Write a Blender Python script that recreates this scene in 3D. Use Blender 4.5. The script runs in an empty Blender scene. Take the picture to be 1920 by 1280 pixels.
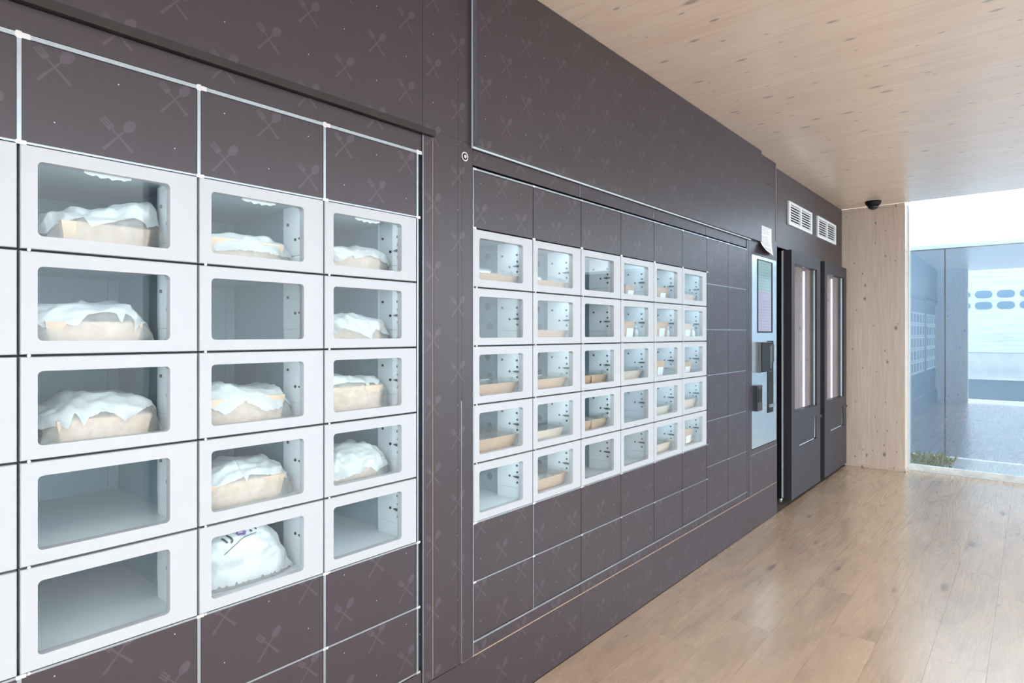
import bpy, bmesh, math, random
from mathutils import Vector, noise

scene = bpy.context.scene
COL = scene.collection

# ------------------------------------------------------------------ camera
cam_d = bpy.data.cameras.new('camera')
cam_d.sensor_width = 36.0
cam_d.lens = 36.0 * 1150.0 / 1920.0
cam_d.shift_y = -14.0 / 1920.0
cam_d.clip_start = 0.02
cam = bpy.data.objects.new('camera', cam_d)
cam.location = (1.445, 0.0, 1.321)
cam.rotation_euler = (math.radians(90), 0, math.radians(40.402))
COL.objects.link(cam)
scene.camera = cam

# ------------------------------------------------------------------ view, sky
scene.view_settings.view_transform = 'Standard'
scene.view_settings.look = 'None'
scene.view_settings.gamma = 1.0
scene.view_settings.use_curve_mapping = False
scene.view_settings.exposure = 0.45
scene.cycles.max_bounces = 7
scene.cycles.adaptive_threshold = 0.08
scene.cycles.diffuse_bounces = 4
scene.cycles.glossy_bounces = 4
scene.cycles.transparent_max_bounces = 8
scene.cycles.sample_clamp_indirect = 6.0

SKY_STRENGTH = 4.2
world = bpy.data.worlds.new('world')
scene.world = world
world.use_nodes = True
wn, wl = world.node_tree.nodes, world.node_tree.links
wn.clear()
w_out = wn.new('ShaderNodeOutputWorld')
w_bg = wn.new('ShaderNodeBackground')
w_tc = wn.new('ShaderNodeTexCoord')
w_no = wn.new('ShaderNodeTexNoise')
w_no.inputs['Scale'].default_value = 2.2
w_no.inputs['Detail'].default_value = 5.0
w_cr = wn.new('ShaderNodeValToRGB')
w_cr.color_ramp.elements[0].position = 0.36
w_cr.color_ramp.elements[0].color = (0.80, 0.89, 1.0, 1)
w_cr.color_ramp.elements[1].position = 0.66
w_cr.color_ramp.elements[1].color = (1.0, 1.0, 1.0, 1)
w_bg.inputs['Strength'].default_value = SKY_STRENGTH
wl.new(w_tc.outputs['Generated'], w_no.inputs['Vector'])
wl.new(w_no.outputs['Fac'], w_cr.inputs['Fac'])
wl.new(w_cr.outputs['Color'], w_bg.inputs['Color'])
wl.new(w_bg.outputs['Background'], w_out.inputs['Surface'])

# ------------------------------------------------------------------ node helpers
def new_mat(name):
    m = bpy.data.materials.new(name)
    m.use_nodes = True
    m.node_tree.nodes.clear()
    return m, m.node_tree.nodes, m.node_tree.links

class NT:
    """small wrapper to write node maths as expressions"""
    def __init__(self, m):
        self.n, self.l = m.node_tree.nodes, m.node_tree.links
    def put(self, sock, v):
        if hasattr(v, 'is_output') or isinstance(v, bpy.types.NodeSocket):
            self.l.new(v, sock)
        else:
            sock.default_value = v
    def m(self, op, a, b=None, c=None, clamp=False):
        nd = self.n.new('ShaderNodeMath'); nd.operation = op; nd.use_clamp = clamp
        self.put(nd.inputs[0], a)
        if b is not None: self.put(nd.inputs[1], b)
        if c is not None: self.put(nd.inputs[2], c)
        return nd.outputs[0]
    def add(self, a, b): return self.m('ADD', a, b)
    def sub(self, a, b): return self.m('SUBTRACT', a, b)
    def mul(self, a, b): return self.m('MULTIPLY', a, b)
    def lt(self, a, b): return self.m('LESS_THAN', a, b)
    def gt(self, a, b): return self.m('GREATER_THAN', a, b)
    def mx(self, a, b): return self.m('MAXIMUM', a, b)
    def absv(self, a): return self.m('ABSOLUTE', a)
    def mix(self, fac, a, b, blend='MIX'):
        nd = self.n.new('ShaderNodeMix'); nd.data_type = 'RGBA'; nd.blend_type = blend
        self.put(nd.inputs[0], fac); self.put(nd.inputs[6], a); self.put(nd.inputs[7], b)
        return nd.outputs[2]
    def ramp(self, fac, stops):
        nd = self.n.new('ShaderNodeValToRGB'); e = nd.color_ramp.elements
        while len(e) < len(stops): e.new(0.5)
        for q, (p, c) in zip(e, stops):
            q.position = p; q.color = c if len(c) == 4 else (*c, 1)
        self.put(nd.inputs[0], fac)
        return nd.outputs[0]
    def noise(self, vec, scale, detail=3.0, rough=0.55, dist=0.0):
        nd = self.n.new('ShaderNodeTexNoise')
        if vec is not None: self.l.new(vec, nd.inputs['Vector'])
        nd.inputs['Scale'].default_value = scale; nd.inputs['Detail'].default_value = detail
        nd.inputs['Roughness'].default_value = rough; nd.inputs['Distortion'].default_value = dist
        return nd.outputs['Fac']
    def pos(self): return self.n.new('ShaderNodeNewGeometry').outputs['Position']
    def obj(self): return self.n.new('ShaderNodeTexCoord').outputs['Object']
    def sep(self, v):
        nd = self.n.new('ShaderNodeSeparateXYZ'); self.l.new(v, nd.inputs[0]); return nd.outputs
    def comb(self, x, y, z):
        nd = self.n.new('ShaderNodeCombineXYZ')
        for i, v in enumerate((x, y, z)): self.put(nd.inputs[i], v)
        return nd.outputs[0]
    def bump(self, h, strength, dist=0.002):
        nd = self.n.new('ShaderNodeBump'); nd.inputs['Strength'].default_value = strength
        nd.inputs['Distance'].default_value = dist; self.l.new(h, nd.inputs['Height'])
        return nd.outputs[0]
    def bsdf(self, color, rough=0.5, metal=0.0, spec=0.5, normal=None, **kw):
        b = self.n.new('ShaderNodeBsdfPrincipled')
        self.put(b.inputs['Base Color'], color if not isinstance(color, tuple) else (*color[:3], 1))
        self.put(b.inputs['Roughness'], rough); self.put(b.inputs['Metallic'], metal)
        b.inputs['Specular IOR Level'].default_value = spec
        if normal is not None: self.l.new(normal, b.inputs['Normal'])
        for k, v in kw.items(): self.put(b.inputs[k.replace('_', ' ')], v)
        return b.outputs[0]
    def out(self, sh):
        o = self.n.new('ShaderNodeOutputMaterial'); self.l.new(sh, o.inputs['Surface'])

def plain(name, color, rough=0.5, metal=0.0, spec=0.5, vary=0.05, scale=30.0, bump=0.0):
    """painted or metal surface: faint procedural unevenness in colour and gloss"""
    m, _, _ = new_mat(name); t = NT(m)
    nz = t.noise(t.obj(), scale, 3.0)
    dark = tuple(c * (1 - vary) for c in color)
    lite = tuple(min(1, c * (1 + vary)) for c in color)
    colr = t.ramp(nz, [(0.3, dark), (0.7, lite)])
    r = t.add(rough - 0.03, t.mul(nz, 0.06))
    nm = t.bump(t.noise(t.obj(), scale * 12, 2.0), bump, 0.001) if bump else None
    t.out(t.bsdf(colr, r, metal, spec, nm))
    return m

def emitter(name, color, strength):
    m, _, _ = new_mat(name); t = NT(m)
    e = t.n.new('ShaderNodeEmission'); e.inputs[0].default_value = (*color, 1); e.inputs[1].default_value = strength
    t.out(e.outputs[0]); return m

def clear_glass(name, tint=(0.93, 0.97, 0.98), reflect=0.05, grazing=0.9, rough=0.0, refl_tint=(1, 1, 1)):
    """architectural pane: see-through, with a mirror reflection that grows at grazing angles"""
    m, _, _ = new_mat(name); t = NT(m)
    tr = t.n.new('ShaderNodeBsdfTransparent'); tr.inputs[0].default_value = (*tint, 1)
    gl = t.n.new('ShaderNodeBsdfGlossy'); gl.inputs['Roughness'].default_value = rough
    gl.inputs['Color'].default_value = (*refl_tint, 1)
    lw = t.n.new('ShaderNodeLayerWeight'); lw.inputs['Blend'].default_value = 0.5
    f = t.add(reflect, t.mul(t.m('POWER', lw.outputs['Facing'], 4.0), grazing - reflect))
    ms = t.n.new('ShaderNodeMixShader'); t.l.new(f, ms.inputs[0])
    t.l.new(tr.outputs[0], ms.inputs[1]); t.l.new(gl.outputs[0], ms.inputs[2])
    t.out(ms.outputs[0]); return m

# ------------------------------------------------------------------ materials
def make_pattern():
    """dark plum laminate printed with crossed fork and spoon marks and small dots"""
    m, _, _ = new_mat('printed_laminate'); t = NT(m)
    P = t.sep(t.pos())
    AY, AZ = 0.2185, 0.2145
    def cell(v, o, a):
        q = t.mul(t.sub(v, o), 1.0 / a)
        return t.sub(t.sub(q, t.m('FLOOR', t.add(q, 0.5))), 0.0)
    fu, fv = cell(P[1], 0.112, AY), cell(P[2], 1.838, AZ)
    inside = t.lt(t.add(t.absv(fu), t.absv(fv)), 0.5)
    def pick(q): return t.sub(q, t.mul(t.mul(t.m('SIGN', q), 0.5), t.sub(1.0, inside)))
    p, q = t.mul(pick(fu), AY), t.mul(pick(fv), AZ)
    def axis(ca, sa):
        return t.add(t.mul(p, ca), t.mul(q, sa)), t.add(t.mul(p, -sa), t.mul(q, ca))
    # spoon
    s, n = axis(0.640, 0.768)
    an = t.absv(n)
    hw = t.add(0.0018, t.mul(t.m('MAXIMUM', t.mul(s, -1.0), 0.0), 0.030))
    handle = t.mul(t.lt(an, hw), t.mul(t.gt(s, -0.043), t.lt(s, 0.024)))
    e1 = t.mul(t.sub(s, 0.032), 1 / 0.0150); e2 = t.mul(n, 1 / 0.0100)
    head = t.lt(t.add(t.mul(e1, e1), t.mul(e2, e2)), 1.0)
    # fork
    s2, n2 = axis(-0.682, 0.731)
    an2 = t.absv(n2)
    hw2 = t.add(0.0017, t.mul(t.m('MAXIMUM', t.mul(s2, -1.0), 0.0), 0.045))
    handle2 = t.mul(t.lt(an2, hw2), t.mul(t.gt(s2, -0.038), t.lt(s2, 0.020)))
    block = t.mul(t.lt(an2, 0.0072), t.mul(t.gt(s2, 0.018), t.lt(s2, 0.042)))
    gaps = t.mul(t.gt(s2, 0.026), t.lt(t.m('COSINE', t.mul(n2, 2 * math.pi / 0.0052)), -0.35))
    fork = t.mx(handle2, t.mul(block, t.sub(1.0, gaps)))
    icon = t.mx(t.mx(handle, head), fork)
    ap, aq = t.absv(p), t.absv(q)
    d1 = t.add(t.m('POWER', t.sub(ap, AY / 2), 2.0), t.mul(q, q))
    d2 = t.add(t.mul(p, p), t.m('POWER', t.sub(aq, AZ / 2), 2.0))
    dot = t.lt(t.m('MINIMUM', d1, d2), 0.0013 ** 2)
    v = t.comb(0.0, t.mul(P[1], 260.0), t.mul(P[2], 5.0))
    weave = t.noise(v, 1.0, 2.0)
    base = t.ramp(weave, [(0.3, (0.034, 0.0215, 0.0265)), (0.7, (0.040, 0.0255, 0.0310))])
    c = t.mix(icon, base, (0.067, 0.049, 0.059, 1))
    c = t.mix(dot, c, (0.55, 0.52, 0.54, 1))
    t.out(t.bsdf(c, 0.35, 0.0, 0.55))
    return m

def make_ceiling_wood():
    m, _, _ = new_mat('whitewashed_spruce'); t = NT(m)
    P = t.sep(t.pos())
    lam = t.m('FLOOR', t.mul(P[1], 1 / 0.095))
    wn_ = t.n.new('ShaderNodeTexWhiteNoise'); wn_.noise_dimensions = '1D'; t.l.new(lam, wn_.inputs['W'])
    v = t.comb(t.add(t.mul(P[0], 1.0), t.mul(wn_.outputs['Value'], 9.0)), t.mul(P[1], 16.0), t.mul(P[2], 16.0))
    g = t.noise(v, 3.0, 5.0, 0.6, 0.6)
    fine = t.noise(t.comb(t.mul(P[0], 6.0), t.mul(P[1], 240.0), 0.0), 1.0, 2.0)
    c = t.ramp(g, [(0.25, (0.70, 0.51, 0.375)), (0.5, (0.83, 0.64, 0.49)), (0.8, (0.90, 0.73, 0.585))])
    c = t.mix(t.mul(fine, 0.22), c, (0.88, 0.77, 0.66, 1))
    c = t.mix(t.mul(wn_.outputs['Value'], 0.34), c, (0.70, 0.51, 0.37, 1))
    c = knots(t, c, t.mul(P[0], 4.2), t.mul(P[1], 9.5), (0.42, 0.31, 0.24, 1), 0.055, 0.6)
    t.out(t.bsdf(c, 0.30, 0.0, 0.85, t.bump(fine, 0.05, 0.001), Coat_Weight=0.6, Coat_Roughness=0.28, Coat_IOR=1.65))
    return m

def knots(t, c, a, b, col, lo=0.07, share=0.5):
    vo = t.n.new('ShaderNodeTexVoronoi'); vo.voronoi_dimensions = '2D'; vo.inputs['Scale'].default_value = 1.0
    t.l.new(t.comb(a, b, 0.0), vo.inputs['Vector'])
    r = t.sep(vo.outputs['Color'])
    size = t.add(lo, t.mul(t.m('POWER', r[1], 3.0), 0.13))
    k = t.m('SUBTRACT', 1.0, t.m('DIVIDE', vo.outputs['Distance'], size), clamp=True)
    k = t.mul(k, t.gt(r[0], 1.0 - share))
    return t.mix(t.m('MULTIPLY', k, 1.7, clamp=True), c, col)

def make_wall_wood(name, ax):
    """vertical spruce boards: grain runs up the wall"""
    m, _, _ = new_mat(name); t = NT(m)
    P = t.sep(t.pos()); a = P[ax]
    lam = t.m('FLOOR', t.mul(a, 1 / 0.11))
    wn_ = t.n.new('ShaderNodeTexWhiteNoise'); wn_.noise_dimensions = '1D'; t.l.new(lam, wn_.inputs['W'])
    v = t.comb(t.mul(a, 22.0), t.add(t.mul(P[2], 1.2), t.mul(wn_.outputs['Value'], 7.0)), 0.0)
    g = t.noise(v, 2.6, 5.0, 0.6, 0.8)
    c = t.ramp(g, [(0.25, (0.58, 0.45, 0.36)), (0.55, (0.68, 0.555, 0.46)), (0.8, (0.75, 0.635, 0.54))])
    c = t.mix(t.mul(wn_.outputs['Value'], 0.2), c, (0.54, 0.41, 0.33, 1))
    c = knots(t, c, t.mul(a, 11.0), t.mul(P[2], 6.5), (0.26, 0.20, 0.17, 1), 0.07, 0.45)
    t.out(t.bsdf(c, 0.45, 0.0, 0.4))
    return m

def make_plank():
    m, _, _ = new_mat('vinyl_oak_plank'); t = NT(m)
    oi = t.n.new('ShaderNodeObjectInfo')
    P = t.sep(t.pos()); rnd = oi.outputs['Random']
    off = t.mul(rnd, 37.0)
    patch = t.noise(t.comb(t.add(t.mul(P[0], 7.0), off), t.add(t.mul(P[1], 1.8), off), off), 1.0, 4.0, 0.6, 0.8)
    grain = t.noise(t.comb(t.add(t.mul(P[0], 55.0), off), t.mul(P[1], 3.0), off), 1.0, 5.0, 0.65, 0.7)
    # cathedral figure: contour lines of a stretched noise field
    fld = t.noise(t.comb(t.add(t.mul(P[0], 8.0), off), t.add(t.mul(P[1], 0.55), off), off), 1.0, 1.5, 0.4, 0.2)
    fr = t.m('FRACT', t.mul(fld, 13.0))
    ring = t.m('POWER', t.mul(t.absv(t.sub(fr, 0.5)), 2.0), 2.0)
    pore = t.noise(t.comb(t.mul(P[0], 230.0), t.mul(P[1], 10.0), off), 1.0, 2.0)
    c = t.ramp(patch, [(0.25, (0.290, 0.182, 0.110)), (0.45, (0.439, 0.284, 0.174)), (0.62, (0.499, 0.332, 0.206)), (0.85, (0.542, 0.367, 0.231))])
    c = t.mix(t.ramp(grain, [(0.40, (0, 0, 0)), (0.75, (0.292, 0.269, 0.241))]), c, (0.241, 0.154, 0.096, 1))
    c = t.mix(t.mul(ring, 0.05), c, (0.619, 0.458, 0.312, 1))
    c = t.mix(t.mul(t.gt(pore, 0.60), 0.10), c, (0.258, 0.166, 0.103, 1))
    c = t.mix(t.mul(rnd, 0.12), c, (0.447, 0.300, 0.188, 1))
    c = t.mix(0.10, c, (0.80, 0.66, 0.52, 1))
    c = knots(t, c, t.add(t.mul(P[0], 6.0), off), t.add(t.mul(P[1], 1.7), off), (0.232, 0.150, 0.096, 1), 0.03, 0.35)
    h = t.add(t.mul(ring, 0.03), t.mul(pore, 0.5))
    r = t.add(0.27, t.mul(ring, 0.03))
    t.out(t.bsdf(c, r, 0.0, 0.95, t.bump(h, 0.10, 0.0012), Coat_Weight=0.7, Coat_Roughness=0.26, Coat_IOR=1.75))
    return m

def make_bag(name, alpha, lo=(0.70, 0.70, 0.69), hi=(0.78, 0.785, 0.785)):
    m, _, _ = new_mat(name); t = NT(m)
    nz = t.noise(t.obj(), 22.0, 4.0)
    c = t.ramp(nz, [(0.3, lo), (0.7, hi)])
    d = t.bsdf(c, 0.42, 0.0, 0.4, t.bump(t.noise(t.obj(), 60.0, 4.0), 0.25, 0.004))
    tl = t.n.new('ShaderNodeBsdfTranslucent'); tl.inputs[0].default_value = (0.86, 0.87, 0.86, 1)
    ms = t.n.new('ShaderNodeMixShader'); ms.inputs[0].default_value = 0.22
    t.l.new(d, ms.inputs[1]); t.l.new(tl.outputs[0], ms.inputs[2])
    sh = ms.outputs[0]
    if alpha < 1:
        tr = t.n.new('ShaderNodeBsdfTransparent'); tr.inputs[0].default_value = (0.97, 0.97, 0.96, 1)
        m2 = t.n.new('ShaderNodeMixShader')
        f = t.m('ADD', alpha - 0.22, t.mul(nz, 0.50), clamp=True)
        t.l.new(f, m2.inputs[0]); t.l.new(tr.outputs[0], m2.inputs[1]); t.l.new(sh, m2.inputs[2]); sh = m2.outputs[0]
    t.out(sh); return m

def make_note():
    m, _, _ = new_mat('typed_paper'); t = NT(m)
    P = t.sep(t.obj())
    # rows of small grey text, ragged right edge; y across, z up (metres)
    row = t.mul(P[2], 1 / 0.0105)
    rf = t.sub(row, t.m('FLOOR', row))
    wn_ = t.n.new('ShaderNodeTexWhiteNoise'); wn_.noise_dimensions = '1D'; t.l.new(t.m('FLOOR', row), wn_.inputs['W'])
    word = t.noise(t.comb(0.0, t.mul(P[1], 160.0), t.mul(t.m('FLOOR', row), 3.7)), 1.0, 1.0)
    ink = t.mul(t.mul(t.gt(rf, 0.35), t.lt(rf, 0.75)), t.gt(word, 0.42))
    ink = t.mul(ink, t.mul(t.gt(P[1], 0.03), t.lt(P[1], t.add(0.17, t.mul(wn_.outputs['Value'], 0.06)))))
    ink = t.mul(ink, t.gt(wn_.outputs['Value'], 0.28))
    c = t.mix(t.mul(ink, 0.75), (0.84, 0.85, 0.88, 1), (0.12, 0.12, 0.14, 1))
    t.out(t.bsdf(c, 0.7)); return m

def make_screen():
    """lit display: teal head area above a lilac page with faint lines of script"""
    m, _, _ = new_mat('lit_display'); t = NT(m)
    P = t.sep(t.pos())
    z, y = P[2], P[1]
    head = t.gt(z, 1.62)
    c = t.mix(head, (0.47, 0.44, 0.58, 1), (0.33, 0.52, 0.52, 1))
    row = t.mul(z, 1 / 0.020); rf = t.sub(row, t.m('FLOOR', row))
    sc = t.noise(t.comb(0.0, t.mul(y, 42.0), t.mul(t.m('FLOOR', row), 2.3)), 1.0, 2.0)
    ink = t.mul(t.mul(t.gt(rf, 0.4), t.lt(rf, 0.62)), t.gt(sc, 0.45))
    blk = t.noise(t.comb(0.0, 0.0, t.mul(z, 11.0)), 1.0, 0.0)
    ink = t.mul(ink, t.mul(t.gt(blk, 0.44), t.mul(t.gt(y, 4.335), t.lt(y, 4.55))))
    c = t.mix(t.mul(ink, 0.45), c, (0.20, 0.18, 0.30, 1))
    e = t.n.new('ShaderNodeEmission'); t.l.new(c, e.inputs[0]); e.inputs[1].default_value = 0.55
    g = t.bsdf((0.02, 0.02, 0.02), 0.06)
    a = t.n.new('ShaderNodeAddShader'); t.l.new(e.outputs[0], a.inputs[0]); t.l.new(g, a.inputs[1])
    t.out(a.outputs[0]); return m

def make_cladding():
    m, _, _ = new_mat('white_cladding'); t = NT(m)
    P = t.sep(t.pos())
    g = t.noise(t.comb(t.mul(P[0], 0.8), 0.0, t.mul(P[2], 12.0)), 1.0, 4.0)
    c = t.ramp(g, [(0.35, (0.60, 0.64, 0.68)), (0.6, (0.84, 0.86, 0.88))])
    t.out(t.bsdf(c, 0.6)); return m

def make_weed():
    m, _, _ = new_mat('weed_leaf'); t = NT(m)
    nz = t.noise(t.pos(), 28.0, 3.0)
    c = t.ramp(nz, [(0.35, (0.05, 0.07, 0.03)), (0.55, (0.13, 0.17, 0.06)), (0.75, (0.30, 0.29, 0.13))])
    t.out(t.bsdf(c, 0.7)); return m

M = {}
M['print'] = make_pattern()
M['ceil'] = make_ceiling_wood()
M['wood_x'] = make_wall_wood('spruce_boards', 0)
M['wood_y'] = make_wall_wood('spruce_boards_side', 1)
M['plank'] = make_plank()
M['door'] = plain('white_powder_coat', (0.455, 0.462, 0.480), 0.36, 0, 0.5, 0.012, 8)
M['plate'] = plain('white_inner_plate', (0.80, 0.82, 0.835), 0.4, 0, 0.5, 0.012, 8)
M['liner'] = plain('grey_steel_liner', (0.37, 0.47, 0.52), 0.38, 0, 0.5, 0.03, 10)
M['shelf'] = plain('pale_steel_shelf', (0.74, 0.76, 0.775), 0.35, 0, 0.5, 0.03, 9)
M['alu'] = plain('brushed_aluminium', (0.36, 0.39, 0.42), 0.36, 1.0, 0.5, 0.05, 60)
M['chrome'] = plain('bright_steel', (0.66, 0.67, 0.68), 0.25, 1.0, 0.5, 0.04, 60)
M['steel'] = plain('polished_stainless', (0.66, 0.71, 0.72), 0.26, 1.0, 0.5, 0.02, 20)
M['black'] = plain('black_plastic', (0.012, 0.012, 0.014), 0.55, 0, 0.22, 0.1, 40)
M['carcass'] = plain('dark_carcass', (0.055, 0.053, 0.06), 0.55, 0, 0.4, 0.1, 20)
M['barblack'] = plain('dark_brown_trim', (0.026, 0.020, 0.018), 0.5, 0, 0.35, 0.1, 20)
M['copper'] = plain('raw_board_edge', (0.50, 0.33, 0.25), 0.6, 0, 0.4, 0.1, 40)
M['screw'] = plain('dark_screw', (0.05, 0.05, 0.06), 0.4, 0.6, 0.5, 0.1, 40)
M['hole'] = plain('vent_hole', (0.19, 0.22, 0.24), 0.6, 0, 0.4, 0.08, 20)
M['glass'] = clear_glass('door_pane', (0.95, 0.975, 0.98), 0.022, 0.75)
M['lid'] = clear_glass('clear_lid', (0.95, 0.97, 0.97), 0.10, 0.8, 0.12)
M['window'] = clear_glass('facade_pane', (0.84, 0.92, 0.97), 0.24, 0.9, 0.0, (0.86, 0.95, 1.0))
M['sidepane'] = clear_glass('side_pane', (0.94, 0.97, 0.98), 0.06, 0.9)
M['fridge_glass'] = clear_glass('cooler_pane', (0.90, 0.93, 0.96), 0.10, 0.9)
M['led'] = emitter('cool_led', (0.80, 0.94, 1.0), 5.8)
M['led_added'] = emitter('added_dim_led', (0.84, 0.95, 1.0), 3.6)  # weak strip, added to brighten the empty lockers
M['led2'] = emitter('cool_led_far_bank', (0.74, 0.93, 1.0), 9.5)
M['led3'] = emitter('violet_white_led', (0.80, 0.78, 1.0), 3.0)
M['bag'] = make_bag('white_bag_paper', 1.0)
M['film'] = make_bag('thin_white_bag_film', 0.36, (0.86, 0.80, 0.74), (0.90, 0.85, 0.80))
M['kraft'] = plain('kraft_card', (0.55, 0.37, 0.25), 0.65, 0, 0.3, 0.06, 30)
M['kraft_pale'] = plain('pale_kraft_card', (0.68, 0.54, 0.43), 0.65, 0, 0.3, 0.06, 30)
M['kraft_in'] = plain('light_kraft_card', (0.84, 0.60, 0.435), 0.65, 0, 0.3, 0.06, 30)
M['food'] = plain('pale_food', (0.62, 0.55, 0.42), 0.6, 0, 0.4, 0.35, 45)
M['paper'] = plain('white_label_paper', (0.84, 0.84, 0.85), 0.6, 0, 0.4, 0.02, 20)
M['ink'] = plain('black_print', (0.02, 0.02, 0.03), 0.5, 0, 0.4, 0.05, 20)
M['purple'] = plain('purple_print', (0.16, 0.07, 0.28), 0.5, 0, 0.4, 0.05, 20)
M['note'] = make_note()
M['screen'] = make_screen()
M['fridge'] = plain('anthracite_steel', (0.040, 0.037, 0.046), 0.45, 0.0, 0.28, 0.05, 12)
M['fridge_black'] = plain('black_housing', (0.010, 0.011, 0.013), 0.3, 0, 0.5, 0.1, 20)
M['inner'] = plain('cooler_interior', (0.66, 0.63, 0.66), 0.35, 0, 0.5, 0.02, 10)
M['grille'] = plain('white_grille_paint', (0.80, 0.80, 0.80), 0.4, 0, 0.5, 0.02, 20)
M['shadow'] = plain('duct_dark', (0.04, 0.04, 0.045), 0.7, 0, 0.3, 0.1, 20)
M['cap'] = plain('blue_grey_edge', (0.16, 0.17, 0.21), 0.4, 0, 0.5, 0.05, 20)
M['frame'] = plain('pale_grey_frame', (0.66, 0.70, 0.73), 0.35, 0.2, 0.5, 0.04, 20)
M['sill'] = plain('weathered_white_sill', (0.74, 0.74, 0.70), 0.6, 0, 0.4, 0.16, 14)
M['extwall'] = plain('blue_grey_facade_panel', (0.145, 0.215, 0.285), 0.35, 0.0, 0.5, 0.05, 3)
M['extcap'] = plain('pale_blue_coping', (0.48, 0.58, 0.66), 0.4, 0.0, 0.5, 0.05, 6)
M['concrete'] = plain('outdoor_concrete', (0.62, 0.61, 0.59), 0.8, 0, 0.3, 0.10, 3)
M['gravel'] = plain('blue_grey_gravel', (0.20, 0.24, 0.27), 0.85, 0, 0.3, 0.5, 60)
M['asphalt'] = plain('asphalt', (0.085, 0.09, 0.095), 0.8, 0, 0.3, 0.12, 4)
M['clad'] = make_cladding()
M['whitepaint'] = plain('white_road_paint', (0.75, 0.77, 0.78), 0.6, 0, 0.4, 0.05, 5)
M['weed'] = make_weed()
M['subfloor'] = plain('screed', (0.10, 0.08, 0.06), 0.9)
M['camera_black'] = plain('gloss_black_dome', (0.012, 0.013, 0.018), 0.10, 0, 0.6, 0.05, 20)
M['plaster'] = plain('pale_roof_board', (0.55, 0.53, 0.50), 0.8)

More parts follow.
